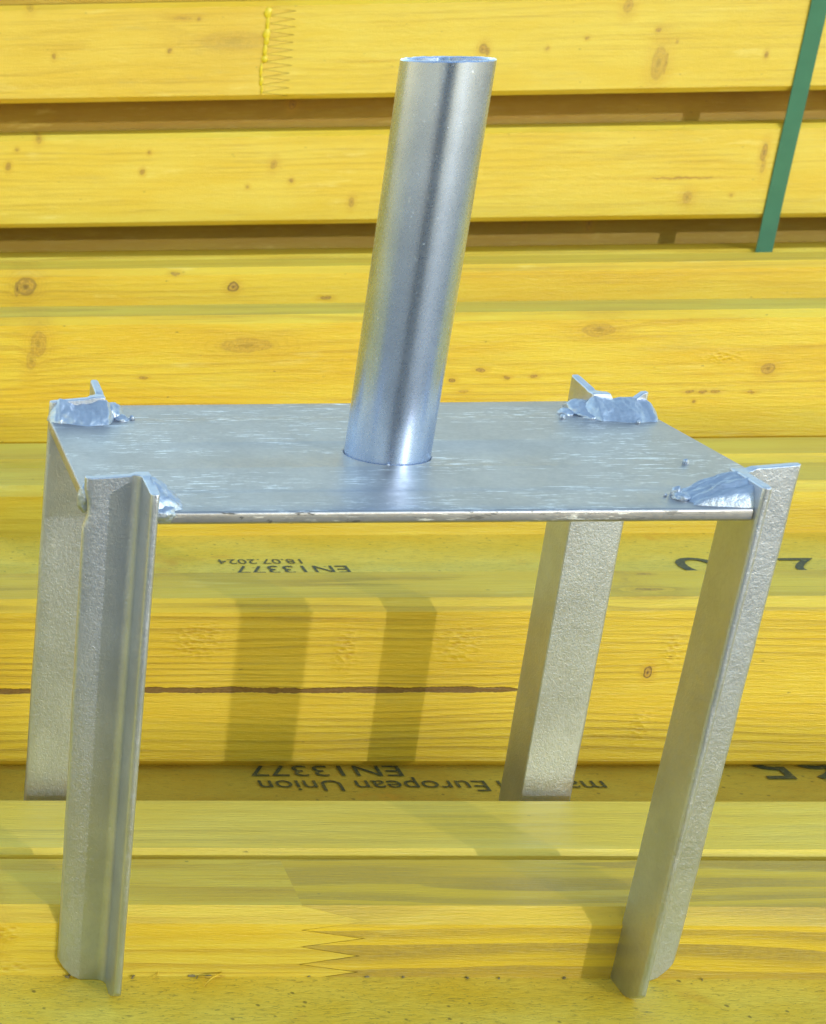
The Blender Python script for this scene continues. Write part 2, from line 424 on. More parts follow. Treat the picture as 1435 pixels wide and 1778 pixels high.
bs = (0.0, 140.6, LZ(0) - 40)
def child_text(parent_beam, web, txt, xs, xe, yb, cap, z):
    b = Vector(parent_beam.location) / MM
    o = lettering(txt, xs, xe, yb, cap, z, ink, None, b)
    o.parent = web
    return o
child_text(A2, wA2, 'European Union', 276.0, 179.0, 144.6, 10.0, zA)
child_text(A2, wA2, 'made in', 326.0, 281.0, 144.6, 10.0, zA)
child_text(A2, wA2, 'EN13377', 243.5, 177.5, 158.4, 10.2, zA)
child_text(A2, wA2, '65', 432.0, 396.0, 168.0, 23.0, zA)
beam(244, 0, 'plain yellow timber beam buried in the lowest layer of the stack', hid_m, hid_m, hid_w, group=G, seed=4)
beam(445, 0, 'plain yellow timber beam buried in the lowest layer of the stack', hid_m, hid_m, hid_w, group=G, seed=5)
beam(646, 0, 'plain yellow timber beam buried in the lowest layer of the stack', hid_m, hid_m, hid_w, group=G, seed=6)
beam(882, 0, 'plain yellow timber beam buried in the lowest layer of the stack', hid_m, hid_m, hid_w, group=G, seed=7)
beam(1084, 0, 'plain yellow timber beam buried in the lowest layer of the stack', hid_m, hid_m, hid_w, group=G, seed=8)
# layer 1
mB = wood('wood_streaked', 21, contrast=0.8, ring=3.6, pith=(190, -260), pale=(0.78, 0.58, 0.05), deep=(0.73, 0.50, 0.025), line=(0.36, 0.22, 0.015),
          streak=(39.0, 1.5, 0, 293), knots=[('z', 341, 47, 1.6, 2.6, 1.0), ('z', 336, 83, 7, 3, .35), ('y', 341, 168, 6, 1.4, .8), ('y', 347, 186, 3, 1.2, .7)],
          patches=[(213, 58, 7, 14), (349, 57, 6, 10), (343, 21, 5, 11), (150, 62, 16, 12), (260, 60, 12, 12)])
mBb = wood('wood_joined', 22, contrast=0.35, ring=5.0, pith=(330, -70), knots=[('z', 505, 62, 4, 2, .7)])
mBw2 = web_wood('web_dated', 23, dirt=0.25, pale=(0.92, 0.67, 0.10), deep=(0.86, 0.57, 0.045))
B, _, wB = beam(154.8, 1, 'yellow timber beam with a brown crack along its edge, web stamped 18.07.2024', mB, mBb, mBw2, group=G, seed=10)
zB = LZ(1) + 13.5 + 0.45
child_text(B, wB, 'EN13377', 246.0, 191.0, 268.4, 10.2, zB)
child_text(B, wB, '18.07.2024', 226.0, 185.0, 278.0, 6.6, zB)
child_text(B, wB, '2', 473.5, 456.0, 276.0, 24.0, zB)
child_text(B, wB, '0', 425.0, 404.5, 277.0, 24.0, zB)
mC = wood('wood_second_joined', 24, contrast=0.3, ring=5.5, pith=(380, -60), pale=(0.82, 0.62, 0.06))
beam(362.5, 1, 'yellow timber beam lying snug behind the beam stamped 18.07.2024', mC, hid_m, hid_w, group=G, seed=12)
beam(564, 1, 'plain yellow timber beam hidden beneath the knotty beam', hid_m, hid_m, hid_w, group=G, seed=13)
# layer 2
mD = wood('wood_knotty', 31, contrast=0.45, ring=4.6, pith=(560, -60), deep=(0.75, 0.50, 0.02), pale=(0.79, 0.60, 0.05), blotch=.35,
          knots=[('z', 116, 118, 5, 8, .55), ('z', 112, 108, 3, 6, .45), ('z', 240, 116, 16, 4.5, .5), ('z', 548, 98.8, 4, 3.4, .75), ('z', 445, 123, 10, 4, .5),
                 ('z', 364, 93.6, 2, 1.2, 1), ('z', 380, 99.7, 2.6, 1.2, .9), ('z', 396, 95, 1.8, 1, .9), ('z', 412, 96, 1.8, 1, .9), ('z', 372, 87, 3, .9, .6), ('z', 505, 85.5, 2.2, .8, .9), ('z', 513, 85.4, 2, .8, .9), ('z', 520, 85.6, 2.5, .8, .9), ('z', 541, 84.8, 2.5, .8, .8), ('z', 180, 97, 2.5, .8, .8), ('z', 509, 79, 1, 1, .9)],
          patches=[(520, 106, 16, 5)])
mDb = wood('wood_round_knots', 32, contrast=0.5, ring=6.5, pith=(600, 30), deep=(0.76, 0.48, 0.02), pale=(0.79, 0.57, 0.04),
           knots=[('z', 125, 122.5, 7, 6, .85), ('z', 119, 121, 2, 5, .7), ('z', 267, 120.5, 3.2, 3, 1.0), ('z', 331, 112.5, 3.5, 1.2, .9), ('z', 227, 130, 3, 1.2, .8)])
beam(479, 2, 'yellow timber beam with large round knots, right behind the steel fork head', mD, mDb, hid_w, c=4.3, group=G, seed=20)
# strapped pile further back
YU = 1003.8
GU = G
mU0 = wood('wood_middle_strapped', 41, contrast=0.3, ring=7.0, pith=(YU + 60, -60), pale=(0.78, 0.61, 0.08), deep=(0.75, 0.53, 0.03), blotch=.5,
           knots=[('z', 146, 161, 2, 3, .8), ('z', 153, 175, 1.6, 1.6, .6), ('z', 265, 154.5, 1.8, 2.4, .85), ('z', 270, 171, 1.4, 1.6, .7), ('z', 380, 159, 3, 4, .6), ('z', 397, 145, 1.8, 1.8, .85), ('z', 452, 126, 2.5, 4, .7), ('z', 359, 140.5, 1.6, 1.4, .6),
                  ('z', 803, 163, 2.5, 7, .8), ('z', 805, 152, 2.2, 6, .5), ('z', 745, 126, 4, 5, .55), ('z', 738, 142.6, 26, .8, .75), ('z', 783, 127.5, 1.5, 1.5, .6), ('z', 172, 184, 2.5, 4, .6)])
mU1a = wood('wood_upper_left', 42, contrast=0.28, ring=6.0, pith=(YU + 26, 256), pale=(0.78, 0.57, 0.07), deep=(0.74, 0.50, 0.03), stain=.9,
            knots=[('z', 182, 252.5, 1.7, 2.4, .8), ('z', 281, 255, 1.8, 1.8, .85), ('z', 304, 280, 1.6, 1.6, .7), ('z', 290, 281, 8, 1.5, .45), ('z', 335, 262, 30, 8, .28), ('z', 160, 292, 3, 4, .5)])
mU1b = wood('wood_upper_right', 43, contrast=0.25, ring=6.0, pith=(YU + 80, 20), pale=(0.78, 0.61, 0.08), deep=(0.75, 0.54, 0.035),
            knots=[('z', 548, 252, 3.2, 4, .8), ('z', 552, 250, 1.4, 3, .9), ('z', 693, 265, 2, 1.6, .8), ('z', 698, 238, 6, 14, .5), ('z', 704, 238, 1.3, 9, .6), ('z', 634, 259.5, 1.5, 1.5, .7), ('z', 787, 243.5, 1.6, 2.6, .85), ('z', 664, 284, 4, 6, .55), ('z', 602, 251.5, 1.5, 1.6, .6), ('z', 820, 285, 3, 4, .6), ('z', 710, 255, 1.2, 1.6, .5)])
mUr = wood('wood_recessed_darkened', 44, contrast=0.3, ring=6.0, pith=(YU + 250, 200), pale=(0.50, 0.34, 0.015), deep=(0.44, 0.28, 0.01),  # deeper timber tone, with the gap's shade also put into the colour
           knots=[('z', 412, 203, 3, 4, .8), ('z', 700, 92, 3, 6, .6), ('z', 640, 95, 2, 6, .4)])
zigU = Zig(361.0, 24.0, LZ(5) - 41, 6.2, 14, 0.3)
beam(YU, 1, 'lowest yellow timber beam of the strapped pile, only its top edge showing', hid_m, hid_m, hid_w, c=4.2, group=GU, seed=30)
beam(YU, 3, 'yellow timber beam with tiny knots, held by the green strap between two dark gaps', mU0, hid_m, hid_w, c=4.2, group=GU, seed=31)
U1, _, _ = beam(YU, 5, 'strapped yellow timber beam with a comb-like finger joint and long fine cracks', (mU1a, mU1b), hid_m, hid_w, c=4.2, split_front=zigU, group=GU, seed=32, gap=2.0)
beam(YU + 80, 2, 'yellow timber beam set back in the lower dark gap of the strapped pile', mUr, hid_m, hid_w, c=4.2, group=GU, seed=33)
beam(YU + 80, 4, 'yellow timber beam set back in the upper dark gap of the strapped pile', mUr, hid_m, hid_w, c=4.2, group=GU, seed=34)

def drip():
    bm = bmesh.new(); rs = random.Random(5); b = Vector(U1.location) / MM
    for (z, rx, rz) in [(284, 3.2, 4.5), (276, 1.6, 6), (267, 3.0, 5.0), (262, 2.2, 4), (254, 1.8, 6), (247, 2.8, 3.2), (238, 1.3, 6), (229, 1.6, 4), (222, 1.0, 4)]:
        r = bmesh.ops.create_icosphere(bm, subdivisions=3, radius=1.0)
        dx = rs.uniform(-1.2, 1.2)
        for v in r['verts']:
            p = v.co.copy(); d = 1 + 0.3 * mnoise.noise(p * 2 + Vector((z, 0, 0)))
            v.co = (Vector((362 + dx + p.x * rx * d, YU - 0.1 + p.y * 0.9, z + p.z * rz * d)) - b) * MM
    for f in bm.faces: f.smooth = True
    me = bpy.data.meshes.new('paint_drip'); bm.to_mesh(me); bm.free(); me.materials.append(plain('thick_yellow_paint', (0.86, 0.66, 0.02), 0.35))
    o = bpy.data.objects.new('paint_drip', me); link(o, U1); o['label'] = 'thick bright yellow paint squeezed out along the finger joint'
drip()
def splinter(parent, pts, r, mat):
    b = Vector(parent.location) / MM; V = []; Fc = []; n = len(pts)
    for i, p in enumerate(pts):
        p = Vector(p); q = Vector(pts[min(n - 1, i + 1)]) - Vector(pts[max(0, i - 1)]); q.normalize()
        u = q.orthogonal().normalized(); w = q.cross(u); rr = r * (0.35 + 0.65 * math.sin(math.pi * (i + .5) / n))
        for a in range(5): V.append(p + (u * math.cos(a * 1.2566) + w * math.sin(a * 1.2566)) * rr)
    for i in range(n - 1):
        for a in range(5): Fc.append((i * 5 + a, i * 5 + (a + 1) % 5, i * 5 + 5 + (a + 1) % 5, i * 5 + 5 + a))
    Fc += [(0, 1, 2, 3, 4), tuple((n - 1) * 5 + a for a in (4, 3, 2, 1, 0))]
    mesh_obj('splinter', V, Fc, mat, parent, b, smooth=1.0)
mspl = plain('splinter_wood', (0.85, 0.55, 0.03), 0.6)
splinter(A, [(125, -7.5, .2), (126, -6.5, 1.4), (128, -5, 2.2), (130.5, -3, 2.0), (132, -1.2, 1.6), (133.5, .2, 1.4)], .38, mspl)
splinter(A, [(108, -2.4, .2), (109.5, -2.0, 1.0), (110, -1.0, 1.8), (109.4, .1, 1.8)], .25, mspl)
splinter(A, [(124, -1.6, .2), (127, -2.3, .5), (131, -1.8, .4), (134, -.9, .3)], .25, mspl)
rs = random.Random(8); grit_m = plain('grit', (0.30, 0.24, 0.12), 0.8)
for i in range(12):
    x = rs.uniform(60, 330); sz = rs.uniform(.35, .95); pt = [(x + rs.uniform(-1, 1) * sz, -1.2 - abs(rs.gauss(0, 1.0)) , .25), (x + sz, -1.0 - abs(rs.gauss(0, .8)), .35), (x + 1.8 * sz, -1.3, .25)]
    splinter(A, pt, sz * .6, grit_m)

for ly in (6, 7):
    beam(YU + (80 if ly % 2 == 0 else 0), ly, ('yellow timber beam set back in the gap right above the comb-jointed beam' if ly == 6 else 'uppermost yellow timber beam of the strapped pile, under the bend of the strap'), hid_m, hid_m, hid_w, c=4.2, group=GU, seed=40 + ly)

# ------------------------------------------------------------------ green strap round the far pile
def strap():
    k = NT('strap_plastic'); P = k.pos()
    s = k.vec('DOT_PRODUCT', P, (0.75, 0.0, 1.3))
    rib = k.math('SINE', k.math('MULTIPLY', s, 3.2))
    n = k.noise(P, 0.05, 3.0, 0.6)
    k.l(k.mix(n, (0.03, 0.15, 0.075), (0.05, 0.22, 0.11)), k.b.inputs['Base Color'])
    k.b.inputs['Roughness'].default_value = 0.38
    k.l(k.bump(rib, 0.0004, 0.5), k.b.inputs['Normal'])
    zt = LZ(7) + 40; x = 814.0; w = 14.5; t = 0.9
    path = [(YU - 0.9, LZ(1) - 30)]
    n = 14
    for i in range(1, n + 1): path.append((YU - 0.7 - 0.25 * math.sin(i * 1.3), LZ(1) - 30 + (zt - 4.3 - LZ(1) + 30) * i / n))
    path += [(YU + 4.0, zt + 0.8), (YU + 40, zt + 0.7), (YU + 110, zt + 0.3), (YU + 160, zt + 0.7), (YU + 196, zt + 0.8), (YU + 200.9, zt - 4), (YU + 200.9, LZ(1) - 30)]
    V = []; Fc = []
    for i, (y, z) in enumerate(path):
        a = path[max(0, i - 1)]; b = path[min(len(path) - 1, i + 1)]
        d = Vector((b[0] - a[0], b[1] - a[1])).normalized(); nrm = Vector((-d.y, d.x)) * t
        for (xx, o) in ((x, 0), (x + w, 0), (x + w, 1), (x, 1)):
            V.append((xx + 0.25 * math.sin(i * .9), y + nrm.x * o, z + nrm.y * o))
    for i in range(len(path) - 1):
        for j in range(4): Fc.append((i * 4 + j, i * 4 + (j + 1) % 4, i * 4 + 4 + (j + 1) % 4, i * 4 + 4 + j))
    Fc += [(0, 1, 2, 3), tuple((len(path) - 1) * 4 + j for j in (3, 2, 1, 0))]
    o = mesh_obj('packing_strap', V, Fc, k.m, smooth=math.radians(50))
    tag(o, 'green plastic packing strap running down the far pile of beams', 'strap')
strap()

# ------------------------------------------------------------------ the steel fork head
XL, XR, YF, YB = 93.44, 266.52, -0.78, 88.29
ZT, ZP, LEG, TH = 184.75, 177.73, 19.8, 3.0
FY = 0.0023
ROOT = ((XL + XR) / 2, (YF + YB) / 2, 0.0)
fork = empty('fork_head', ROOT)
tag(fork, 'silver steel fork head with four angle legs and an upright tube, standing upside down', 'fork head')
def fx(x, y, z):      # slight turn of the whole fork
    c, s = math.cos(FY), math.sin(FY)
    return (x * c - y * s, y * c + x * s, z)

m_leg = metal('silver_leg', base=(0.60, 0.65, 0.77), rough=(0.38, 0.48), peel=0.32, peel_scale=1.1, rust=0.12, metallic=1.0)
m_plate = metal('silver_plate', base=(0.46, 0.455, 0.48), rough=(0.36, 0.47), metallic=0.95, scratch=True, chips=('Y', -17.6, -18.6, (0.12, 0.3, 0.5)))
m_tube = metal('zinc_tube', base=(0.54, 0.66, 0.93), rough=(0.265, 0.285), grit=0.004, flecks=True, metallic=0.97, mottle=0.05)
m_weld = metal('silver_weld', base=(0.50, 0.57, 0.71), rough=(0.36, 0.50), grit=0.6, peel=0.4, peel_scale=0.6, metallic=0.85)
m_dark = plain('bare_dark_steel', (0.05, 0.05, 0.05), 0.6, 0.6)

def leg(cx, cy, sx, sy, top, bot, seed, jag, bite=None):
    """angle leg: corner at (cx, cy); flanges run sx along x and sy along y.
       top/bot: dx at the upper / lower end; jag(u, flange) -> extra height of the sawn top"""
    rs = random.Random(seed)
    L, t = LEG, TH
    # section as pairs (outer, inner) from the x tip round the corner to the y tip
    sec = []
    us = [L, L - 0.5, L - 2, L - 5, L - 8, L - 12, t + 3.2]
    for u in us:
        r = 0.9 if u == L else (0.25 if u == L - 0.5 else 0.0)
        sec.append(((u, r), (u, t - r), u, 'x'))
    rf = 3.2                                     # inner fillet
    for i in range(1, 6):
        a = math.pi / 2 * i / 6
        px = t + rf - rf * math.sin(a); py = t + rf - rf * math.cos(a)
        s = i / 6
        if s < 0.5: ou = ((t + rf) * (1 - 2 * s), 0.0)
        elif s > 0.5: ou = (0.0, (t + rf) * (2 * s - 1))
        else: ou = (0.0, 0.0)
        sec.append((ou, (px, py), 0.0, 'c'))
    for u in reversed(us):
        r = 0.9 if u == L else (0.25 if u == L - 0.5 else 0.0)
        sec.append(((r, u), (t - r, u), u, 'y'))
    nz = 44; V = []; Fc = []; n = len(sec)
    for k in range(nz + 1):
        s = k / nz
        for (o, i_, u, fl) in sec:
            zb = -0.1
            if fl == 'x' and u > L - 8: zb = 8.5 * ((u - (L - 8)) / 8) ** 1.8
            if fl == 'y' and u > L - 9: zb = 6.0 * ((u - (L - 9)) / 9) ** 1.7
            zt = ZT + jag(u, fl)
            z = zb + (zt - zb) * s
            dx = bot + (top - bot) * (z / ZT)
            wob = 0.16 * mnoise.noise(Vector((z * 0.06, seed * 5.3, u * 0.3)))
            for (a, b) in (o, i_):
                if fl == 'x' and u >= L - 0.5 and bite and bite[0] < z < bite[1]:
                    a -= bite[2] * math.sin(math.pi * (z - bite[0]) / (bite[1] - bite[0]))
                if fl == 'x' and u >= L - .5: a += wob * 1.4
                if fl == 'y' and u >= L - .5: b += wob * 1.4
                V.append(fx(cx + sx * a + dx, cy + sy * b, z))
    def id(k, i, w): return (k * n + i) * 2 + w
    for k in range(nz):
        for i in range(n - 1):
            for w in (0, 1): Fc.append((id(k, i, w), id(k, i + 1, w), id(k + 1, i + 1, w), id(k + 1, i, w)))
        for i in (0, n - 1): Fc.append((id(k, i, 0), id(k, i, 1), id(k + 1, i, 1), id(k + 1, i, 0)))
    for k in (0, nz):
        for i in range(n - 1): Fc.append((id(k, i, 0), id(k, i, 1), id(k, i + 1, 1), id(k, i + 1, 0)))
    o = mesh_obj('leg', V, Fc, m_leg, fork, ROOT, smooth=math.radians(38))
    bv = o.modifiers.new('soft_edges', 'BEVEL'); bv.width = 0.0006; bv.segments = 2; bv.limit_method = 'ANGLE'; bv.angle_limit = math.radians(38)
    return o

def jag_fl(u, f): return (-0.9 * u / LEG + 0.15 * math.sin(u * 2)) if f == 'x' else (0.3 - 1.2 * (u / LEG) if f == 'y' else 0.3)
def jag_fr(u, f): return (0.2 + 1.5 * u / LEG) if f == 'x' else (0.4 - 0.6 * u / LEG if f == 'y' else 0.0)
def jag_rl(u, f): return (0.7 - 1.6 * u / LEG) if f == 'x' else (0.8 + (1.6 * u / LEG if f == 'y' else 0))
def jag_rr(u, f):
    if f == 'x': return 0.4 - (2.6 if 7 < u < 15 else 0.0) + 0.2 * math.sin(u * 3)
    if f == 'y': return 0.4 + 2.2 * (u / LEG) ** 1.2
    return 0.4
leg(XL, YF, -1, -1, 0.0, 0.5, 1, jag_fl, bite=(169, 178, 1.6))
leg(XR, YF, 1, -1, 1.2, 0.0, 2, jag_fr)
leg(XL, YB, -1, 1, 0.2, -2.2, 3, jag_rl)
leg(XR, YB, 1, 1, -1.4, 0.6, 4, jag_rr)

def plate():
    a, b = XL - LEG, XR + LEG
    f, bk = YF - LEG + 2.0, YB + LEG - 1.0
    pts = [(XL, f), (XR + 1, f), (XR + 1, YF), (b, YF), (b, YB), (XR - 1, YB), (XR - 1, bk), (XL, bk), (XL, YB), (a, YB), (a, YF), (XL, YF)]
    tx, ty = TUBE
    cu = bpy.data.curves.new('p', 'CURVE'); cu.dimensions = '2D'; cu.fill_mode = 'BOTH'
    def spl(ps):
        s = cu.splines.new('POLY'); s.points.add(len(ps) - 1); s.use_cyclic_u = True
        for q, (x, y) in zip(s.points, ps):
            v = fx(x, y, 0); q.co = (v[0] - ROOT[0], v[1] - ROOT[1], 0, 1)
    off = 0.9
    def ins(ps):            # shrink outline so that the bevel ends on it
        cxm, cym = ROOT[0], ROOT[1]
        return [(x - math.copysign(off, x - cxm), y - math.copysign(off, y - cym)) for x, y in ps]
    # resample long edges so the rim can be uneven
    q = []
    P2 = ins(pts)
    for (x, y), (x2, y2) in zip(P2, P2[1:] + P2[:1]):
        L = math.hypot(x2 - x, y2 - y); n = max(1, int(L / 5))
        for i in range(n):
            w = 0.14 * mnoise.noise(Vector((x + (x2 - x) * i / n, y + (y2 - y) * i / n, 0)) * 0.13) if i else 0
            q.append((x + (x2 - x) * i / n, y + (y2 - y) * i / n + w))
    spl(q)
    spl([(tx + (13.52 + off) * math.cos(i * math.pi / 36), ty + (13.52 + off) * math.sin(i * math.pi / 36)) for i in range(72)])
    cu.extrude = 1.1; cu.bevel_depth = 0.9; cu.bevel_resolution = 3
    o = bpy.data.objects.new('p', cu); COL.objects.link(o); bpy.context.view_layer.update()
    me = bpy.data.meshes.new_from_object(o.evaluated_get(bpy.context.evaluated_depsgraph_get()))
    bpy.data.objects.remove(o)
    for v in me.vertices: v.co = (v.co.x * MM, v.co.y * MM, (v.co.z + ZP - 2.0) * MM)
    bm = bmesh.new(); bm.from_mesh(me)
    bmesh.ops.remove_doubles(bm, verts=bm.verts, dist=1e-6); bmesh.ops.recalc_face_normals(bm, faces=bm.faces)
    for fc in bm.faces: fc.smooth = True
    for e in bm.edges:
        if len(e.link_faces) == 2 and e.calc_face_angle(0) > math.radians(40): e.smooth = False
    bm.to_mesh(me); bm.free()
    me.name = 'plate'; me.materials.clear(); me.materials.append(m_plate)
    link(bpy.data.objects.new('plate', me), fork)
TUBE = (179.52, 41.36)
plate()

def tube():
    ro, ri, n = 13.53, 11.9, 96
    z0, z1 = ZP - 5.0, ZP + 122.5
    tl = 0.0139; V = []; Fc = []
    prof = [(ri, z0), (ro, z0)]
    nz = 20
    for i in range(1, nz): prof.append((ro, z0 + (z1 - 0.4 - z0) * i / nz))
    prof += [(ro, z1 - 0.4), (ro - 0.35, z1), (ri + 0.3, z1), (ri, z1 - 0.4), (ri, z0 + 60)]
    for (r, z) in prof:
        for j in range(n):
            a = 2 * math.pi * j / n
            rr = r
            zz = z
            if z > z1 - 1: zz = z + 0.18 * mnoise.noise(Vector((math.cos(a) * 6, math.sin(a) * 6, 3))); rr = r + 0.08 * mnoise.noise(Vector((math.cos(a) * 9, math.sin(a) * 9, r)))
            V.append(fx(TUBE[0] + rr * math.cos(a) + tl * (z - ZP), TUBE[1] + rr * math.sin(a) - 0.0028 * (z - ZP), zz))
    m_ = len(prof)
    for i in range(m_):
        for j in range(n): Fc.append((i * n + j, i * n + (j + 1) % n, ((i + 1) % m_) * n + (j + 1) % n, ((i + 1) % m_) * n + j))
    mesh_obj('tube', V, Fc, m_tube, fork, ROOT, smooth=math.radians(35))
tube()

def blob(pts, name='weld_bead', seed=0, mat=None):
    """lumpy weld metal: union surface of a few spheres, meshed by projecting an icosphere per lump and joining"""
    bm = bmesh.new()
    for (x, y, z, rx, ry, rz) in pts:
        r = bmesh.ops.create_icosphere(bm, subdivisions=4, radius=1.0)
        for v in r['verts']:
            p = v.co.copy()
            d = 1 + 0.20 * mnoise.noise(p * 1.7 + Vector((seed, x, z))) + 0.07 * mnoise.noise(p * 4.6 + Vector((x, seed, y))) + 0.03 * mnoise.noise(p * 10 + Vector((x, seed, y)))
            w = fx(x + p.x * rx * d, y + p.y * ry * d, z + p.z * rz * d)
            v.co = (Vector(w) - Vector(ROOT)) * MM
    for f in bm.faces: f.smooth = True
    me = bpy.data.meshes.new(name); bm.to_mesh(me); bm.free(); me.materials.append(mat or m_weld)
    return link(bpy.data.objects.new(name, me), fork)

def fillet(o, along, out, length, h, w, seed, p=1.6):
    """fillet weld running along a flange on the plate top: grid with ripples"""
    o = Vector(o); along = Vector(along); out = Vector(out); N, M = 70, 18; V = []; Fc = []
    for i in range(N + 1):
        t = i / N
        e = min(1.0, (t / 0.16) ** 0.6 if t > 0 else 0.02, ((1 - t) / 0.16) ** 0.6 if t < 1 else 0.02)
        e = max(e, 0.03)
        hh = h * e * (1 + 0.30 * mnoise.noise(Vector((t * 3.1, seed, 0))) + 0.08 * mnoise.noise(Vector((t * 9, seed, 2))))
        ww = w * e * (1 + 0.40 * mnoise.noise(Vector((t * 2.7, seed, 9))) + 0.10 * mnoise.noise(Vector((t * 8, seed, 4))))
        for j in range(M + 1):
            a = math.pi / 2 * j / M
            q = o + along * (t * length) + out * (ww * math.cos(a) ** p) + Vector((0, 0, hh * math.sin(a) ** p))
            sv = Vector((seed * 7.0, seed * 3.0, 0))
            nz = 0.85 * mnoise.noise(q * 0.24 + sv) + 0.55 * mnoise.noise(q * 0.62 + sv) + 0.25 * mnoise.noise(q * 1.7 + sv)
            nrm = (out * math.cos(a) + Vector((0, 0, math.sin(a))))
            fade = math.sin(math.pi * min(1, max(0, (j + 0.4) / (M + 0.8))))
            q = q + nrm * nz * fade * e - out * 0.6 - Vector((0, 0, 0.5))
            V.append(fx(*q))
        V.append(fx(*(o + along * (t * length) - out * 0.9 - Vector((0, 0, 0.9)))))
    K = M + 2
    for i in range(N):
        for j in range(K): Fc.append((i * K + j, i * K + (j + 1) % K, (i + 1) * K + (j + 1) % K, (i + 1) * K + j))
    Fc += [tuple(range(K)), tuple(N * K + j for j in reversed(range(K)))]
    return mesh_obj('weld_bead', V, Fc, m_weld, fork, ROOT, smooth=math.radians(70))

ex, ey = Vector((1, 0, 0)), Vector((0, 1, 0))
fillet((XL - LEG - 0.5, YB, ZP), ex, -ey, LEG + 5.0, 6.6, 10.0, 1)                 # rear left, along the x flange
blob([(XL + 3.0, YB + 3.0, ZP, 4.2, 6.0, 5.0), (XL + 6.0, YB - 1.5, ZP, 3.0, 3.2, 1.6)], seed=3)
fillet((XR - 5.0, YB, ZP), ex, -ey, LEG + 7.0, 6.4, 12.0, 5)                       # rear right
blob([(XR - 4.0, YB + 4.0, ZP + .2, 4.4, 7.0, 4.0), (XR - 9.0, YB + 1.5, ZP, 3.0, 3.4, 1.6), (XR - 2, YB - 2, ZP, 4.5, 5, 2.0)], seed=8)
fillet((XR + 1.0, YF + 1.0, ZP), -ey, -ex, LEG - 1.5, 7.2, 16.0, 11)              # front right, along the y flange
blob([(XR - 2.5, YF - 9.5, ZP - .2, 4.5, 7.0, 3.6), (XR - 10.0, YF - 7.0, ZP, 6.0, 5.0, 1.4)], seed=14)
blob([(XR - 15.5, YF - 8.2, ZP + 0.3, 2.6, 2.4, 1.7), (XR - 15.8, YF - 5.2, ZP + 0.6, 1.7, 1.6, 2.4)], seed=15)
fillet((XL - 0.2, YF + 1.5, ZP), -ey, ex, LEG + 0.0, 7.0, 9.0, 17)                # front left
blob([(XL + 1.5, YF - 15.5, ZP - 1.0, 4.5, 3.6, 3.0)], seed=19)
blob([(XL - LEG + 0.6, YF + 1.4, ZP - 1.5, 2.0, 2.2, 4.6)], seed=20)              # bead on the front left flange tip
for i, (x, y, r) in enumerate([(XL + 9.8, YB - 1.8, 0.9), (XR + 9.8, YB - 13.0, 0.75), (XR + 3.0, YF + 28.0, 0.95), (XR - 19, YF - 5.5, 0.5), (XL - 8.0, YB - 7.0, 1.0), (XL + 4.6, YF - 4.0, 0.6), (XR - 13, YB - 5.5, 1.0), (TUBE[0] - 4, TUBE[1] - 14.0, 0.35)]):
    blob([(x, y, ZP + r * 0.4, r, r, r * 1.25)], 'weld_spatter', 30 + i)

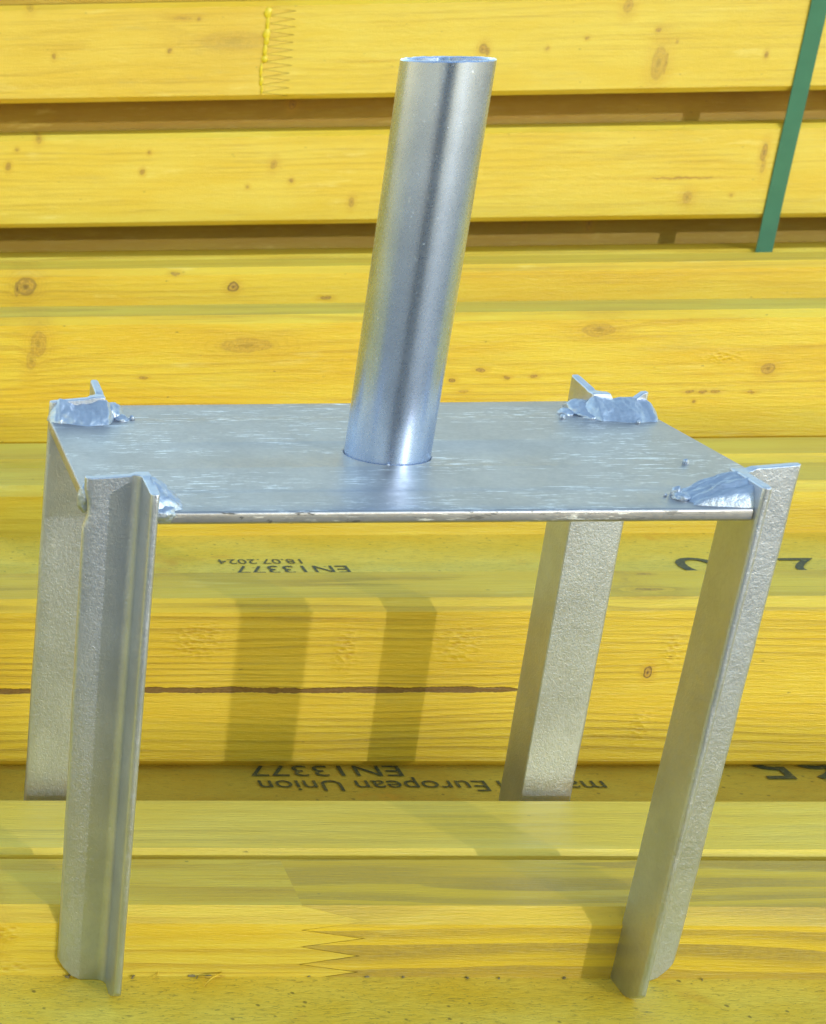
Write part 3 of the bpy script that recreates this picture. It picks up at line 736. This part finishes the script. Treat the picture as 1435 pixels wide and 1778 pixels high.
# ------------------------------------------------------------------ the person taking the picture (mirrored as the dark stripe in the tube)
def person():
    gx, gy, gz = 0.07, -0.83, (LZ(0) - 40) * MM
    root = bpy.data.objects.new('person', None); root.location = (gx, gy, gz); root.empty_display_size = 0.05; link(root)
    tag(root, 'person kneeling in dark jacket and trousers, holding a phone towards the fork head', 'person')
    hx, hy, hz = -0.07, 0.325, 0.385           # where the phone is held, relative to root
    J = {'pelvis': (0, -.06, .46, .20, .15), 'waist': (0, -.05, .62, .165, .115), 'chest': (0, -.02, .82, .20, .135), 'neck0': (0, .0, .97, .080, .07), 'neck1': (0, .04, 1.03, .056, .056),
         'jaw': (0, .072, 1.085, .056, .070), 'head0': (0, .068, 1.15, .072, .092), 'head1': (0, .060, 1.215, .074, .096), 'head2': (0, .052, 1.262, .045, .06),
         'nose': (0, .168, 1.142, .013, .013), 'nose2': (0, .178, 1.126, .015, .013)}
    E = [('pelvis', 'waist'), ('waist', 'chest'), ('chest', 'neck0'), ('neck0', 'neck1'), ('neck1', 'jaw'), ('jaw', 'head0'), ('head0', 'head1'), ('head1', 'head2'), ('head0', 'nose'), ('nose', 'nose2')]
    for s, n in ((-1, 'l'), (1, 'r')):
        J.update({n + 'hip': (.10 * s, -.05, .42, .118, .118), n + 'knee': (.11 * s, .10, .066, .066, .066), n + 'calf': (.13 * s, -.12, .062, .058, .058), n + 'ankle': (.13 * s, -.33, .065, .042, .042), n + 'toe': (.13 * s, -.43, .045, .038, .044),
                  n + 'sh': (.205 * s, -.01, .90, .070, .070), n + 'el': (.27 * s, .05, .62, .052, .052), n + 'wr': (hx + .115 * s, hy - .085, hz + .035, .031, .031), n + 'palm': (hx + .092 * s, hy - .025, hz + .006, .020, .042),
                  n + 'ear': (.083 * s, .055, 1.145, .012, .020)})
        E += [('pelvis', n + 'hip'), (n + 'hip', n + 'knee'), (n + 'knee', n + 'calf'), (n + 'calf', n + 'ankle'), (n + 'ankle', n + 'toe'), ('chest', n + 'sh'), (n + 'sh', n + 'el'), (n + 'el', n + 'wr'), (n + 'wr', n + 'palm'), ('head0', n + 'ear')]
        for f in range(5):
            if f < 4:
                z = hz + .004 + .0205 * (1.5 - f); ln = (.026, .032, .030, .022)[f]
                pts = [(hx + .094 * s, hy + .010, z), (hx + .080 * s, hy + .014 + ln * .35, z - .003), (hx + (.080 - ln) * s, hy + .014, z - .005)]
            else:
                pts = [(hx + .088 * s, hy - .034, hz + .036), (hx + .072 * s, hy - .030, hz + .046), (hx + .050 * s, hy - .019, hz + .048)]
            prev = n + 'palm'
            for i, p in enumerate(pts):
                key = '%sf%d%d' % (n, f, i); J[key] = p + ((.0095, .0095), (.0088, .0088), (.0078, .0078))[i]
                E.append((prev, key)); prev = key
    names = list(J); me = bpy.data.meshes.new('body')
    me.from_pydata([J[k][:3] for k in names], [(names.index(a), names.index(b)) for a, b in E], [])
    o = bpy.data.objects.new('body', me); link(o, root)
    sk = o.modifiers.new('skin', 'SKIN'); sk.use_smooth_shade = True; sk.branch_smoothing = 0.3
    for v, k_ in zip(me.skin_vertices[0].data, names): v.radius = J[k_][3:5]
    me.skin_vertices[0].data[0].use_root = True
    sd = o.modifiers.new('sub', 'SUBSURF'); sd.levels = 2; sd.render_levels = 2
    k = NT('person_cloth_and_skin'); P = k.n('ShaderNodeTexCoord').outputs['Object']
    x, y, z = k.sep(P)
    n1 = k.noise(P, 60.0, 4.0, 0.6)
    cloth = k.mix(n1, (0.012, 0.013, 0.02), (0.03, 0.032, 0.042))
    trous = k.mix(n1, (0.02, 0.022, 0.03), (0.045, 0.047, 0.055))
    skin = k.mix(n1, (0.45, 0.27, 0.19), (0.52, 0.33, 0.24))
    c = k.mix(k.map(z, 0.52, 0.53), trous, cloth)
    c = k.mix(k.math('MAXIMUM', k.map(z, 1.015, 1.02), k.map(y, hy - .095, hy - .09)), c, skin)
    k.l(c, k.b.inputs['Base Color']); k.b.inputs['Roughness'].default_value = 0.8
    k.l(k.bump(k.noise(P, 14.0, 3.0, 0.6, dist=1.5), 0.012, 0.6), k.b.inputs['Normal'])
    me.materials.append(k.m)
    def ell(name, c, r, mat, shape=None):
        bm = bmesh.new(); bmesh.ops.create_icosphere(bm, subdivisions=4, radius=1.0)
        for v in bm.verts:
            p = v.co.copy()
            v.co = shape(p) if shape else Vector((c[0] + p.x * r[0], c[1] + p.y * r[1], c[2] + p.z * r[2]))
        for f in bm.faces: f.smooth = True
        m_ = bpy.data.meshes.new(name); bm.to_mesh(m_); bm.free(); m_.materials.append(mat)
        return link(bpy.data.objects.new(name, m_), root)
    def cap(p):
        d = 1 + .06 * mnoise.noise(p * 3) + .04 * mnoise.noise(p * 9)
        lo = -0.75 if p.y < 0.15 else -0.75 + (p.y - 0.15) * 1.5
        return Vector((p.x * .090 * d, .052 + p.y * .106 * d, 1.195 + max(p.z, lo) * .092 * d))
    ell('hair', None, None, plain('hair', (0.03, 0.02, 0.012), 0.6), cap)
    white = plain('eye_white', (0.75, 0.73, 0.7), 0.3); lips = plain('lips', (0.40, 0.16, 0.13), 0.5)
    for s in (-1, 1): 
        ell('eye', (.031 * s, .143, 1.158), (.013, .010, .009), white)
        ell('pupil', (.031 * s, .1515, 1.158), (.0055, .003, .0055), plain('pupil', (0.02, 0.015, 0.01), 0.2))
        ell('eyebrow', (.032 * s, .149, 1.177), (.018, .007, .0035), plain('brow', (0.04, 0.025, 0.015), 0.7))
    ell('mouth', (0, .140, 1.092), (.022, .008, .006), lips)
    # the phone, a hand's breadth behind the lens position
    v, f = [], []
    b = Vector((gx + hx, gy + hy, gz + hz + .005))
    pm = Matrix((r2, u2, -fw)).transposed()
    def rr(w, h, r):
        out = []
        for cx_, cy_, a0 in ((w - r, h - r, 0), (-w + r, h - r, 90), (-w + r, -h + r, 180), (w - r, -h + r, 270)):
            for i in range(5): a = math.radians(a0 + i * 22.5); out.append((cx_ + r * math.cos(a), cy_ + r * math.sin(a)))
        return out
    for z_, sc in ((0.0, .96), (.0012, 1.0), (.0068, 1.0), (.008, .96)):
        for (x_, y_) in rr(.074 * sc, .036 * sc, .009): v.append(tuple((b + pm @ Vector((x_, y_, z_))) / MM))
    for l in range(3):
        for i in range(20): f.append((l * 20 + i, l * 20 + (i + 1) % 20, l * 20 + 20 + (i + 1) % 20, l * 20 + 20 + i))
    f += [tuple(range(20)), tuple(60 + i for i in reversed(range(20)))]
    ph = mesh_obj('phone', v, f, plain('phone_shell', (0.02, 0.02, 0.022), 0.25), smooth=0.6)
    tag(ph, 'dark phone held sideways in both hands of the kneeling person', 'phone')
person()
